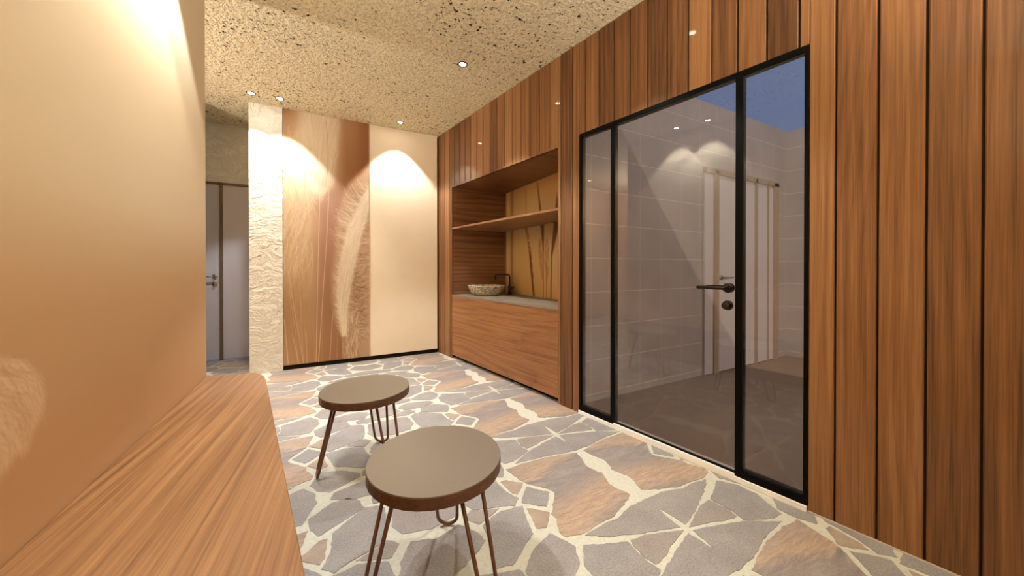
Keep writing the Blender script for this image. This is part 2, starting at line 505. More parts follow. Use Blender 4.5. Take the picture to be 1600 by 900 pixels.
# right wall: upright oak boards on a dark backing, with openings for the glass door and the niche
DS0, DS1, DZ = 0.752, 2.096, 2.10
def make_boards(name, lo, hi, zlow, backs):
    """boards between lo and hi along the wall; zlow(s) = foot of the boards"""
    mb = MB(); tones = []
    def board(a, b, z0, z1, t):
        c = 0.0035
        prof = [(a, 0.02), (a, c), (a + c, 0.0), (b - c, 0.0), (b, c), (b, 0.02)]
        n = len(prof)
        vs = [W3(s, d, z0) for s, d in prof] + [W3(s, d, z1) for s, d in prof]
        mb.add(vs, [[i, (i + 1) % n, n + (i + 1) % n, n + i] for i in range(n)] + [list(range(n))[::-1], list(range(n, 2 * n))], 0)
        tones.extend([t] * (2 * n))
    p, g = 0.1253, 0.0035
    for kk in range(-20, 36):
        s0 = 0.287 + p * kk; s1 = s0 + p
        t = random.Random(kk * 7 + 3).random()
        cuts = [s0 + g] + [q for q in (lo, hi, DS0, DS1) if s0 + g < q < s1 - g] + [s1 - g]
        for a, b in zip(cuts[:-1], cuts[1:]):
            if (a + b) / 2 < lo or (a + b) / 2 > hi or b - a < 0.01: continue
            board(a, b, zlow((a + b) / 2), H, t)
    nb = len(mb.v)
    for a, b, z0, *dd in backs:
        mb.wbox(a, b, 0.012, dd[0] if dd else 0.10, z0, H, 1)
    o = mb.build(name, [M['board'], M['groove']], weld=False)
    at = o.data.attributes.new('tone', 'FLOAT', 'POINT')
    at.data.foreach_set('value', np.array(tones + [0.0] * (len(mb.v) - nb), dtype=np.float32))
    o['kind'] = 'structure'
make_boards('wall_right', -2.2, 2.318, lambda s: DZ if DS0 < s < DS1 else 0.0, [(-2.3, DS0, 0), (DS0, DS1, DZ), (DS1, 2.225, 0, 0.026), (2.225, 2.30, 0)])
make_boards('wall_right_above_niche', 2.318, 4.112, lambda s: 2.062, [(2.30, 4.13, 2.085)])
make_boards('wall_right_corner', 4.112, 4.475, lambda s: 0.0, [(4.13, 5.2, 0)])

# pictures printed on panels: the print is a colour stored on a fine grid of the panel's face
class Canvas:
    def __init__(s, w, h, res):
        s.W = max(2, int(round(w / res)) + 1); s.Hh = max(2, int(round(h / res)) + 1)
        s.w, s.h = w, h
        s.y, s.x = np.mgrid[0:s.Hh, 0:s.W].astype(np.float64)
        s.x *= w / (s.W - 1); s.y *= h / (s.Hh - 1)          # metres from top left
        s.c = np.zeros((s.Hh, s.W, 3))
    def grid(s, rows):
        """smooth background from a small table of sRGB colours"""
        g = np.array(rows, float); R, C = g.shape[:2]
        fy = s.y / s.h * (R - 1); fx = s.x / s.w * (C - 1)
        iy = np.clip(fy.astype(int), 0, R - 2); ix = np.clip(fx.astype(int), 0, C - 2)
        ty = fy - iy; tx = fx - ix
        ty = (ty * ty * (3 - 2 * ty))[..., None]; tx = (tx * tx * (3 - 2 * tx))[..., None]
        s.c[:] = (g[iy, ix] * (1 - tx) + g[iy, ix + 1] * tx) * (1 - ty) + (g[iy + 1, ix] * (1 - tx) + g[iy + 1, ix + 1] * tx) * ty
    def stroke(s, pts, width, col, alpha, taper=0.0, soft=0.6):
        pts = np.array(pts, float)
        wmax = width * 2.2
        x0, y0 = pts.min(0) - wmax; x1, y1 = pts.max(0) + wmax
        i0 = max(0, int(y0 / s.h * (s.Hh - 1))); i1 = min(s.Hh, int(y1 / s.h * (s.Hh - 1)) + 2)
        j0 = max(0, int(x0 / s.w * (s.W - 1))); j1 = min(s.W, int(x1 / s.w * (s.W - 1)) + 2)
        if i1 <= i0 or j1 <= j0: return
        X = s.x[i0:i1, j0:j1]; Y = s.y[i0:i1, j0:j1]
        best = np.zeros(X.shape)
        n = len(pts) - 1
        for q in range(n):
            a, b = pts[q], pts[q + 1]
            d = b - a; L2 = max(d @ d, 1e-12)
            t = np.clip(((X - a[0]) * d[0] + (Y - a[1]) * d[1]) / L2, 0, 1)
            r = np.hypot(X - a[0] - t * d[0], Y - a[1] - t * d[1])
            ww = width * (1 - taper * (q + t) / n)
            best = np.maximum(best, np.exp(-(r / np.maximum(ww, 1e-5)) ** 2 / soft) * (1 - 0.5 * taper * (q + t) / n))
        al = (best * alpha)[..., None]
        s.c[i0:i1, j0:j1] = s.c[i0:i1, j0:j1] * (1 - al) + np.array(col, float) * al
    def fill(s, poly, col, alpha, soft):
        """soft-edged polygon"""
        P = np.array(poly, float); ins = np.zeros(s.x.shape, bool); dist = np.full(s.x.shape, 9.0)
        for i in range(len(P)):
            a, b = P[i], P[(i + 1) % len(P)]
            if a[1] != b[1]:
                ins ^= ((a[1] > s.y) != (b[1] > s.y)) & (s.x < (b[0] - a[0]) * (s.y - a[1]) / (b[1] - a[1]) + a[0])
            d = b - a; t = np.clip(((s.x - a[0]) * d[0] + (s.y - a[1]) * d[1]) / max(d @ d, 1e-12), 0, 1)
            dist = np.minimum(dist, np.hypot(s.x - a[0] - t * d[0], s.y - a[1] - t * d[1]))
        sd = np.where(ins, dist, -dist)
        al = (np.clip(sd / soft + 0.5, 0, 1) * alpha)[..., None]
        s.c[:] = s.c * (1 - al) + np.array(col, float) * al
    def linear(s, tint=(1, 1, 1)):
        c = np.clip(s.c * np.array(tint), 0, 255) / 255
        c = np.where(c <= 0.04045, c / 12.92, ((c + 0.055) / 1.055) ** 2.4)
        return np.dstack([c, np.ones(c.shape[:2])]).astype(np.float32)
    def mesh(s, name, mat, at, extra=None, parent=None, back=None, tint=(1, 1, 1)):
        """at(x, y) -> world point; extra = MB of plain faces in colour `back`"""
        off = Vector((0, 0, 0))
        q = parent
        while q is not None:
            off = off + Vector(q.matrix_basis.translation); q = q.parent
        vs = [tuple(Vector(at(x, y)) - off) for x, y in zip(s.x.ravel(), s.y.ravel())]
        W = s.W
        fs = [(i * W + j, (i + 1) * W + j, (i + 1) * W + j + 1, i * W + j + 1) for i in range(s.Hh - 1) for j in range(W - 1)]
        cols = s.linear(tint).reshape(-1, 4)
        nv = len(vs)
        if extra:
            vs += [tuple(Vector(p) - off) for p in extra.v]
            fs += [tuple(nv + i for i in f) for f in extra.f]
            cols = np.vstack([cols, np.tile(np.array(back, np.float32), (len(extra.v), 1))])
        me = bpy.data.meshes.new(name); me.from_pydata(vs, [], fs); me.materials.append(mat)
        a = me.color_attributes.new('print', 'FLOAT_COLOR', 'POINT')
        a.data.foreach_set('color', np.ascontiguousarray(cols, dtype=np.float32).ravel())
        me.update()
        o = bpy.data.objects.new(name, me); COL.objects.link(o)
        if parent: o.parent = parent
        return o

# left wall: smooth ochre panel printed with a pale pampas plume low down
def make_left_wall():
    rng = np.random.RandomState(5)
    y0, y1 = 0.55, 2.745
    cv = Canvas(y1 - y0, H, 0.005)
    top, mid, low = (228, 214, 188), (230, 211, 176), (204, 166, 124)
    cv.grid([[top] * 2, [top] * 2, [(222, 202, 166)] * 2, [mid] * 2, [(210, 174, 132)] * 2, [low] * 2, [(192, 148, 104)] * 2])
    # plume: fan of hairs; x from y0, y from the ceiling
    P = lambda yy, zz: (yy - y0, H - zz)
    outline = [P(0.80, 0.86), P(1.0, 0.92), P(1.219, 0.897), P(1.30, 0.865), P(1.345, 0.82), P(1.362, 0.768), P(1.345, 0.72), P(1.315, 0.69), P(1.30, 0.655), P(1.26, 0.66), P(1.234, 0.64), P(1.1, 0.62), P(0.8, 0.66)]
    cv.fill(outline, (232, 204, 168), 0.9, 0.025)
    for i in range(900):
        a = rng.uniform(0, 1)
        sx, sz = 0.85 + 0.45 * rng.rand(), 0.90 - 0.20 * rng.rand() ** 1.3
        L = rng.uniform(0.05, 0.16)
        ang = rng.uniform(-1.25, -0.35) if sz > 0.8 else rng.uniform(-1.6, -0.9)
        ex, ez = sx + L * math.cos(ang), sz + L * math.sin(ang)
        if ex > 1.372 or (ex > 1.30 and ez < 0.66): continue
        if ez < 0.615 or sz > 0.93 - max(0, sx - 1.2) * 0.6: continue
        c = (244, 222, 190) if rng.rand() < 0.55 else (202, 164, 122)
        m = (sx + ex) / 2 + 0.012, (sz + ez) / 2 + 0.008
        cv.stroke([P(sx, sz), P(*m), P(ex, ez)], 0.0035, c, rng.uniform(0.15, 0.4), 0.5)
    ex = MB()
    ex.box(XL - 0.12, XL - 0.0005, -2.3, y1, 0, H)
    ex.box(XL - 0.0005, XL, -2.3, y0, 0, H)
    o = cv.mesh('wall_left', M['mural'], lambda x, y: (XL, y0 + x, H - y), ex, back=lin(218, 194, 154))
    o['kind'] = 'structure'
make_left_wall()

struct('wall_front', MB().hexa([(-0.755, -2.3), WP(-2.3, 0.05), (WP(-2.3, 0.05)[0], -2.42), (-0.755, -2.42)], 0, H), M['paint'])
# pillar of rough plaster beside the wardrobe, and the plaster wall behind it
struct('wall_pillar', MB().box(-0.678, -0.390, YB - 0.004, 5.25, 0, H), M['plaster'])
mb = MB().box(-3.3, -0.678, 5.247, 5.37, 2.10, H)
mb.box(-3.3, -2.16, 5.247, 5.37, 0, 2.10)
struct('wall_back', mb, M['plaster'])
struct('wall_behind_wardrobe', MB().box(-0.39, 1.18, 5.02, 5.14, 0, H), M['paint'])
struct('light_block_behind_niche', MB().hexa([(2.115, 2.285), (2.25, 2.285), (2.25, 4.40), (2.115, 4.40)], 0, H), M['paint'])  # unseen block, added to keep sky light from leaking in behind the niche
struct('wall_corridor_back', MB().box(-3.3, -1.25, YB, YB + 0.12, 0, H), M['corridor_paint'])
struct('wall_corridor_left', MB().box(-3.42, -3.3, 2.5, 5.37, 0, H), M['paint'])
struct('wall_corridor_front', MB().box(-3.3, -0.755, 2.5, 2.62, 0, H), M['paint'])

# bathroom beyond the glass, open to the sky
BX = 5.075
mb = MB()
mb.hexa([(1.703, 2.19), (BX + 0.1, 2.19), (BX + 0.1, 2.285), (1.703, 2.285)], 0, H)
struct('wall_bathroom_back', mb, M['tile'])
fb = lambda y: (BX + WK * (y - 2.19), y)
struct('wall_bathroom_right', MB().hexa([fb(2.19), fb(-2.3), (fb(-2.3)[0] + 0.12, -2.3), (fb(2.19)[0] + 0.12, 2.19)], 0, H), M['tile_far'])
struct('wall_bathroom_front', MB().hexa([WP(-2.2, 0.1), (fb(-2.2)[0], -2.2), (fb(-2.2)[0], -2.3), (WP(-2.2, 0.1)[0], -2.3)], 0, H), M['tile'])
struct('floor_bathroom', MB().hexa([WP(-2.3, 0.06), (fb(-2.3)[0], -2.3), (BX, 2.19), (1.703, 2.19), WP(2.09, 0.06)], -0.06, 0.002), M['bath_floor'])

# thin trim at the foot of the boarded wall, white strip below the glass
struct('trim_1', MB().wbox(-2.2, DS0 - 0.001, -0.004, 0.0, 0.0, 0.005), M['alu'])
struct('trim_2', MB().wbox(DS0 + 0.002, DS1 - 0.002, -0.013, 0.055, 0.0, 0.024).wbox(1.046, 1.785, -0.0125, 0.055, 0.0241, 0.033), M['strip'], weld=False)

# ---------------------------------------------------------------- doors
def rod_handle(root, name, s, z, d, sgn, out, mat, L=0.13):
    """lever on a round rosette; sgn = way the lever points along the wall, out = +-1 side of the leaf"""
    c = Vector(W3(s, d, z)); n = Vector((NX, NY, 0)) * out; t = Vector((TX, TY, 0)) * sgn
    mb = MB()
    mb.lathe([(0.0, 0.014), (0.020, 0.014), (0.0255, 0.010), (0.0255, 0.0), (0.0, 0.0)], c, n, 32)
    p = [c + n * 0.008, c + n * 0.035, c + n * 0.047 + t * 0.004, c + n * 0.052 + t * 0.016, c + n * 0.052 + t * (L * 0.5), c + n * 0.052 + t * L]
    mb.tube(p, 0.0092, 16)
    mb.lathe([(0.0092, 0), (0.007, 0.006), (0.0, 0.0085)], p[-1], t, 16)
    return mb.build(name, mat, root, weld=True)
def thumb_turn(root, s, z, d, out, mat):
    c = Vector(W3(s, d, z)); n = Vector((NX, NY, 0)) * out
    mb = MB()
    mb.lathe([(0.0, 0.012), (0.024, 0.012), (0.0255, 0.009), (0.0255, 0.0), (0.0, 0.0)], c, n, 32)
    mb.lathe([(0.0, 0.040), (0.017, 0.040), (0.0195, 0.036), (0.0195, 0.012)], c, n, 32)
    return mb.build('thumb_turn', mat, root)

d1 = thing('door_1', W3((DS0 + DS1) / 2, 0.02, 0), kind='structure')
f = MB()
fd0, fd1 = -0.004, 0.045
f.wbox(DS0 + 0.001, DS0 + 0.016, fd0, fd1, 0.024, DZ - 0.001)
f.wbox(DS1 - 0.022, DS1 - 0.001, fd0, fd1, 0.024, DZ - 0.001)
f.wbox(DS0 + 0.016, DS1 - 0.022, fd0, fd1, DZ - 0.026, DZ - 0.001)
f.wbox(1.013, 1.045, fd0, fd1, 0.024, DZ - 0.026)
f.wbox(1.786, 1.812, fd0, fd1, 0.024, DZ - 0.026)
f.wbox(DS0 + 0.016, 1.013, fd0, fd1, 0.024, 0.060)
f.wbox(1.812, DS1 - 0.022, fd0, fd1, 0.024, 0.060)
f.build('frame', M['black'], d1, weld=False)
def pane(a, b, z0, z1, nm):
    return MB().wbox(a, b, 0.004, 0.012, z0, z1).build(nm, M['glass'], d1)
pane(DS0 + 0.016, 1.013, 0.060, DZ - 0.026, 'glass_pane')
pane(1.812, DS1 - 0.022, 0.060, DZ - 0.026, 'glass_pane')
leaf = pane(1.047, 1.784, 0.042, DZ - 0.03, 'door_leaf')
MB().wbox(1.047, 1.784, 0.002, 0.014, 0.034, 0.043).build('bottom_seal', M['black'], d1)
rod_handle(d1, 'door_handle', 1.080, 0.992, 0.004, 1, -1, M['handle'])
thumb_turn(d1, 1.080, 0.901, 0.004, -1, M['handle'])
rod_handle(d1, 'door_handle', 1.080, 0.992, 0.012, 1, 1, M['handle'])

def framed_door(name, y, x_post, leaf_dir, frame, panem, hmat, lw=0.75, side=0.29, other=0.27, hz=0.992, out=-1):
    """door of a post, a leaf on one side of it and a side light on the other, standing in the plane Y = y and facing -Y"""
    root = thing(name, (x_post, y, 0), kind='structure')
    g = leaf_dir
    fr = MB()
    w = 0.028
    xs = [x_post - g * side - g * w, x_post, x_post + g * (w + lw), x_post + g * (w + lw + w + other)]
    for x in xs:
        fr.box(min(x, x + g * w), max(x, x + g * w), y - 0.012, y + 0.05, 0, 2.098)
    lo = min(xs[0], xs[3] + g * w, xs[0] + g * w); hi = max(xs[3], xs[0], xs[3] + g * w)
    fr.box(lo, hi, y - 0.012, y + 0.05, 2.074, 2.1)
    fr.build('frame', frame, root, weld=False)
    for a, b, nm in ((xs[0] + g * w, xs[1], 'side_pane'), (xs[1] + g * w, xs[2], 'door_leaf'), (xs[2] + g * w, xs[3], 'side_pane')):
        MB().box(min(a, b) + 0.001, max(a, b) - 0.001, y + 0.008, y + 0.03, 0.012, 2.074).build(nm, panem, root)
    hx = x_post + g * (w + 0.045)
    c = Vector((hx, y + 0.008, hz)); n = Vector((0, -1, 0)); t = Vector((g, 0, 0))
    mb = MB()
    mb.lathe([(0.0, 0.012), (0.022, 0.012), (0.025, 0.008), (0.025, 0.0)], c, n, 28)
    p = [c + n * 0.008, c + n * 0.04, c + n * 0.05 + t * 0.012, c + n * 0.05 + t * 0.13]
    mb.tube(p, 0.009, 14)
    mb.build('door_handle', hmat, root)
    mb = MB()
    mb.lathe([(0.0, 0.012), (0.022, 0.012), (0.025, 0.008), (0.025, 0.0)], c - Vector((0, 0, 0.09)), n, 28)
    mb.lathe([(0.0, 0.034), (0.013, 0.034), (0.013, 0.012)], c - Vector((0, 0, 0.09)), n, 24)
    mb.build('thumb_turn', hmat, root)
    return root
framed_door('door_2', 5.247, -1.060, -1, M['frame_brown'], M['grey_pane'], M['chrome'])
dr = thing('door_3', (3.57, 2.19, 0), kind='structure')
mb = MB()
for a, b in ((3.525, 3.60), (4.30, 4.34), (4.565, 4.58), (4.70, 4.80)):
    mb.box(a, b, 2.150, 2.189, 0, 2.10)
mb.box(3.385, 4.80, 2.150, 2.189, 2.06, 2.115)
mb.build('frame', M['frame_beige'], dr, weld=False)
for a, b, nm in ((3.385, 3.525, 'side_pane'), (3.60, 4.30, 'door_leaf'), (4.34, 4.565, 'side_pane'), (4.58, 4.70, 'side_pane')):
    MB().box(a + 0.001, b - 0.001, 2.166, 2.184, 0.01, 2.06).build(nm, M['white_pane'], dr)
c = Vector((3.655, 2.166, 0.992)); n = Vector((0, -1, 0)); t = Vector((1, 0, 0))
mb = MB().lathe([(0.0, 0.012), (0.022, 0.012), (0.025, 0.008), (0.025, 0.0)], c, n, 28)
mb.tube([c + n * 0.008, c + n * 0.04, c + n * 0.05 + t * 0.012, c + n * 0.05 + t * 0.13], 0.009, 14)
mb.build('door_handle', M['chrome'], dr)

# ---------------------------------------------------------------- wall bench
bz = 0.435
be = lambda y: -0.310 - 0.1650 * (y - 2.517)
b = thing('wall_bench', (-0.3, 1.2, 0), 'long oak wall bench with a rounded end below the ochre printed wall', 'bench')
poly = [(XL + 0.002, -0.5), (be(-0.5), -0.5), (be(2.50), 2.50)]
P0, P1, P2 = (be(2.50), 2.50), (-0.345, 2.705), (-0.43, 2.715)
for i in range(1, 9):
    t = i / 8
    poly.append(((1 - t) ** 2 * P0[0] + 2 * t * (1 - t) * P1[0] + t * t * P2[0], (1 - t) ** 2 * P0[1] + 2 * t * (1 - t) * P1[1] + t * t * P2[1]))
poly.append((XL + 0.002, 2.74))
MB().hexa(poly, bz - 0.05, bz).build('seat_top', M['bench_wood'], b, bevel=0.003)
base = [(XL + 0.002, -0.45), (be(-0.45) - 0.10, -0.45), (be(2.45) - 0.10, 2.45), (XL + 0.06, 2.62), (XL + 0.002, 2.62)]
MB().hexa(base, 0.001, bz - 0.05).build('support_panel', M['bench_wood'], b, bevel=0.003)

# ---------------------------------------------------------------- wardrobe with a printed and a plain sliding door
wd = thing('wardrobe', (0.45, 4.7, 0), 'full height wardrobe between plaster pillar and oak boards, left door printed with pampas grass', 'wardrobe')
def paint_pampas():
    rng = np.random.RandomState(3)
    w, h = 0.852, H - 0.05
    cv = Canvas(w, h, 0.0038)
    cv.grid([[(160, 108, 66), (205, 170, 125), (206, 168, 124), (172, 122, 78), (148, 92, 50)],
             [(212, 176, 130), (226, 198, 158), (212, 178, 138), (160, 106, 64), (140, 84, 46)],
             [(206, 166, 120), (204, 164, 120), (172, 122, 92), (166, 116, 88), (180, 140, 102)],
             [(190, 148, 102), (194, 152, 108), (168, 118, 86), (164, 114, 84), (176, 134, 98)],
             [(168, 124, 82), (180, 138, 94), (162, 114, 78), (158, 108, 74), (174, 130, 94)],
             [(184, 140, 92), (174, 124, 80), (160, 108, 66), (152, 98, 56), (176, 128, 86)]])
    S = lambda l: [(a / 1000 * w, t / 1000 * h) for a, t in l]
    def hair(p, q, bow, wd_, c, al, taper=0.6):
        p = np.array(p); q = np.array(q); d = q - p
        m = (p + q) / 2 + np.array([-d[1], d[0]]) * bow
        m1 = p * 0.3 + m * 0.6 + q * 0.1; m2 = p * 0.1 + m * 0.6 + q * 0.3
        cv.stroke([p, m1, m2, q], wd_, c, al, taper)
    # soft plume at the left, sweeping down
    for i in range(420):
        a = rng.uniform(-0.02, 0.32); t = rng.uniform(0.06, 0.62)
        L = rng.uniform(0.05, 0.13)
        da = rng.uniform(-0.05, 0.07) + (0.03 if t < 0.35 else -0.05)
        c = [(238, 212, 168), (214, 178, 130), (196, 152, 104), (228, 196, 150)][rng.randint(4)]
        hair((a * w, t * h), ((a + da) * w, (t + L) * h), rng.uniform(-0.15, 0.15), 0.009, c, rng.uniform(0.12, 0.3))
    for i in range(120):
        a = rng.uniform(0.0, 0.26); t = rng.uniform(0.38, 0.56)
        hair((a * w, t * h), ((a - rng.uniform(0.03, 0.10)) * w, (t + rng.uniform(0.03, 0.08)) * h), rng.uniform(-0.3, 0.3), 0.006, (230, 200, 152) if rng.rand() < 0.6 else (184, 136, 88), rng.uniform(0.15, 0.35))
    # hanging plume in the middle with its tip at the stem
    cv.fill(S([(199, -9), (476, -12), (640, 2), (630, 70), (588, 172), (560, 259), (476, 310), (403, 340), (335, 312), (250, 270), (205, 201), (182, 96)]), (230, 204, 164), 0.55, 0.08)
    for i in range(520):
        t0 = rng.uniform(-0.03, 0.27)
        a0 = rng.uniform(0.20, 0.64) if t0 < 0.15 else rng.uniform(0.24, 0.58)
        f_ = rng.uniform(0.25, 0.6)
        a1 = a0 + (0.405 - a0) * f_ * 0.8; t1 = t0 + rng.uniform(0.05, 0.10)
        if t1 > 0.345: continue
        c = [(246, 226, 188), (226, 196, 152), (206, 168, 122), (240, 216, 176)][rng.randint(4)]
        hair((a0 * w, t0 * h), (a1 * w, t1 * h), rng.uniform(-0.1, 0.1), 0.0045, c, rng.uniform(0.15, 0.35))
    cv.stroke(S([(476, 20), (500, 120), (498, 200), (470, 290)]), 0.006, (176, 124, 80), 0.5, 0.3)
    cv.stroke(S([(215, 150), (222, 220), (240, 280), (228, 330)]), 0.010, (190, 136, 88), 0.45, 0.3)
    for i in range(60):
        t0 = rng.uniform(0.27, 0.335); a0 = rng.uniform(0.30, 0.52)
        hair((a0 * w, t0 * h), ((a0 + (0.405 - a0) * 0.7) * w, (t0 + 0.03) * h), 0.05, 0.003, (240, 214, 170), 0.4)
    # faint upper feather
    for i in range(40):
        t0 = rng.uniform(0.02, 0.2)
        hair((0.60 * w, (t0 + 0.05) * h), ((0.60 + rng.uniform(0.06, 0.2)) * w, t0 * h), 0.1, 0.004, (186, 140, 92), 0.16)
    # stems
    ste = (226, 186, 140)
    for pts, wi, al in (([(403, 343), (389, 494), (355, 996)], 0.0042, 0.9), ([(510, 294), (481, 493), (383, 1001)], 0.0042, 0.9),
                        ([(550, 807), (513, 999)], 0.004, 0.7), ([(606, 887), (596, 999)], 0.003, 0.45), ([(683, 916), (658, 995)], 0.004, 0.6),
                        ([(50, 629), (124, 799), (216, 997)], 0.004, 0.7), ([(13, 822), (50, 996)], 0.006, 0.7), ([(96, 880), (165, 997)], 0.004, 0.7),
                        ([(179, 724), (213, 997)], 0.0035, 0.55), ([(244, 878), (254, 999)], 0.0045, 0.6), ([(60, 700), (130, 880), (150, 997)], 0.0035, 0.5),
                        ([(440, 640), (420, 997)], 0.0025, 0.3), ([(330, 640), (335, 997)], 0.003, 0.2)):
        cv.stroke(S(pts), wi, ste, al, 0.0)
    for i in range(70):
        a = rng.uniform(0.0, 0.28); t = rng.uniform(0.6, 0.9)
        hair((a * w, t * h), ((a + rng.uniform(0.0, 0.06)) * w, (t + rng.uniform(0.06, 0.14)) * h), 0.05, 0.003, (150, 102, 60) if rng.rand() < 0.5 else (214, 174, 126), rng.uniform(0.2, 0.4))
    # big feather at the right: a pale vane along its quill, a ruffled tan vane beyond and a fringe on the near side
    rach = np.array(S([(1020, 262), (900, 325), (840, 372), (720, 470), (650, 585), (612, 685), (609, 782), (640, 850), (670, 903)]))
    seg = np.r_[0, np.cumsum(np.hypot(*np.diff(rach, axis=0).T))]; seg /= seg[-1]
    R = lambda u: np.array([np.interp(u, seg, rach[:, 0]), np.interp(u, seg, rach[:, 1])])
    cv.fill(S([(1030, 150), (900, 215), (790, 250), (690, 300), (640, 370), (600, 450), (570, 560), (540, 640), (535, 740), (575, 830), (665, 900), (700, 1010), (1030, 1010)]), (196, 154, 114), 0.75, 0.05)
    for i in range(900):          # ruffled vane at the right
        u = rng.uniform(0.0, 1.0); p = R(u) + np.array([rng.uniform(0.08, 0.26), rng.uniform(-0.03, 0.03)])
        L = rng.uniform(0.05, 0.15)
        q = p + np.array([L, -L * rng.uniform(-0.1, 0.7) + (0.05 if u > 0.6 else 0)])
        c = [(152, 104, 70), (216, 180, 138), (196, 154, 114), (230, 198, 156), (140, 94, 60)][rng.randint(5)]
        hair(p, q, rng.uniform(-0.45, 0.45), 0.0085, c, rng.uniform(0.15, 0.42))
    for i in range(60):           # dark folds between the ruffles
        a = rng.uniform(0.80, 1.0); t = rng.uniform(0.52, 0.97)
        hair((a * w, t * h), ((a - rng.uniform(0.05, 0.14)) * w, (t + rng.uniform(0.0, 0.05)) * h), rng.uniform(-0.6, 0.6), 0.008, (128, 84, 52), rng.uniform(0.2, 0.45))
    for i in range(160):          # loose straw at its foot
        a = rng.uniform(0.66, 0.86); t = rng.uniform(0.80, 0.98)
        hair((a * w, t * h), ((a + rng.uniform(-0.02, 0.06)) * w, (t + rng.uniform(0.03, 0.10)) * h), rng.uniform(-0.2, 0.2), 0.005, (226, 192, 144) if rng.rand() < 0.65 else (160, 110, 70), rng.uniform(0.3, 0.55))
    for i in range(620):          # fringe on the left
        u = rng.uniform(0.0, 1.0) ** 0.9; p = R(u)
        L = rng.uniform(0.03, 0.09) * (2.3 if u < 0.45 else 0.8)
        q = p + np.array([-L * rng.uniform(0.6, 1.0), L * (rng.uniform(-1.1, 0.2) if u < 0.45 else rng.uniform(-1.0, -0.1))])
        c = [(214, 176, 134), (234, 204, 164), (176, 130, 94)][rng.randint(3)]
        hair(p, q, rng.uniform(-0.4, 0.4), 0.0065 + (0.003 if u < 0.45 else 0), c, rng.uniform(0.3, 0.6) * (0.8 if u < 0.45 else 1))
    # the pale vane
    lft = [R(u) + np.array([-0.004, 0]) for u in np.linspace(0, 1, 16)]
    wid = lambda u: 0.165 * math.sin(math.pi * min(1, 0.16 + u * 0.80)) ** 0.7
    rgt = [R(u) + np.array([wid(u), 0.0]) for u in np.linspace(1, 0, 16)]
    cv.fill(lft + rgt, (232, 204, 160), 0.8, 0.05)
    for i in range(700):
        u = rng.uniform(0.0, 0.98); f_ = rng.uniform(0, 1)
        p = R(u) + np.array([wid(u) * f_, 0]); u2 = min(1, u + rng.uniform(0.05, 0.11))
        q = R(u2) + np.array([wid(u2) * f_ * rng.uniform(0.7, 1.1), 0])
        c = [(246, 222, 182), (238, 210, 166), (208, 170, 124)][min(2, int(rng.rand() * (2.3 if f_ < 0.6 else 3)))]
        hair(p, q, rng.uniform(-0.06, 0.06), 0.004, c, rng.uniform(0.2, 0.45))
    for i in range(260):          # its hairy left edge
        u = rng.uniform(0.25, 0.97); p = R(u) + np.array([0.012, 0])
        q = p + np.array([-rng.uniform(0.015, 0.035), -rng.uniform(0.01, 0.04)])
        hair(p, q, rng.uniform(-0.2, 0.2), 0.003, (236, 208, 164), rng.uniform(0.3, 0.6))
    cv.stroke([R(u) + np.array([wid(u) * 1.02, 0.01]) for u in np.linspace(0.35, 0.98, 10)], 0.006, (168, 124, 84), 0.35, 0.2)
    return cv, w, h
cv, pw, ph = paint_pampas()
xa = -0.387
ex = MB().box(xa, xa + pw, YB + 0.0005, YB + 0.02, 0.05, H - 0.001)
o = cv.mesh('door', M['print'], lambda x, y: (xa + x, YB, H - 0.001 - y * (H - 0.051) / ph), ex, wd, lin(190, 146, 100), (0.92, 0.985, 1.10))
o['label'] = 'door printed with pampas grass'
MB().box(xa + pw + 0.009, 1.282, YB, YB + 0.02, 0.05, H - 0.001).build('door', M['beige'], wd, bevel=0.002)['label'] = 'plain beige door'
MB().box(xa + pw + 0.001, xa + pw + 0.008, YB - 0.003, YB + 0.015, 0.05, H - 0.001).build('edge_trim', M['edge'], wd)
MB().box(xa, 1.285, YB + 0.012, 5.0, 0.001, 0.049).build('plinth', M['void'], wd)
cs = MB().box(xa, 1.26, YB + 0.021, 5.0, 0.051, H - 0.002); cs.build('carcass', M['void'], wd)

# ---------------------------------------------------------------- niche in the boarded wall
NY0, NY1, NXB = 2.29, 4.06, 2.085
def front_x(y, d=0.0):
    # x on the boarded wall's plane (d behind its face) at this y
    return WX + WK * y + d * _n
CT = 0.772
nz1 = 2.062
ni = thing('built_in_niche', (1.8, 3.2, CT), 'open oak niche with one shelf in the boarded wall above the basin', 'niche')
MB().hexa([(front_x(NY1, 0.001), NY1), (NXB, NY1), (NXB, NY1 + 0.02), (front_x(NY1 + 0.02, 0.001), NY1 + 0.02)], CT, nz1).build('side_panel', M['niche_wood'], ni, weld=False)
MB().hexa([(front_x(NY0 - 0.02, 0.001), NY0 - 0.02), (NXB, NY0 - 0.02), (NXB, NY0), (front_x(NY0, 0.001), NY0)], CT, nz1).build('side_panel', M['niche_wood'], ni, weld=False)
MB().hexa([(front_x(NY1 + 0.02, 0.001), NY1 + 0.02), (NXB, NY1 + 0.02), (NXB, NY0 - 0.02), (front_x(NY0 - 0.02, 0.001), NY0 - 0.02)], nz1, nz1 + 0.02).build('top_panel', M['niche_wood'], ni, weld=False)
sh = MB().hexa([(front_x(NY1 - 0.001, 0.004), NY1 - 0.001), (NXB - 0.008, NY1 - 0.001), (NXB - 0.008, NY0 + 0.001), (front_x(NY0 + 0.001, 0.004), NY0 + 0.001)], 1.560, 1.582).build('shelf', M['shelf_wood'], ni, bevel=0.002)
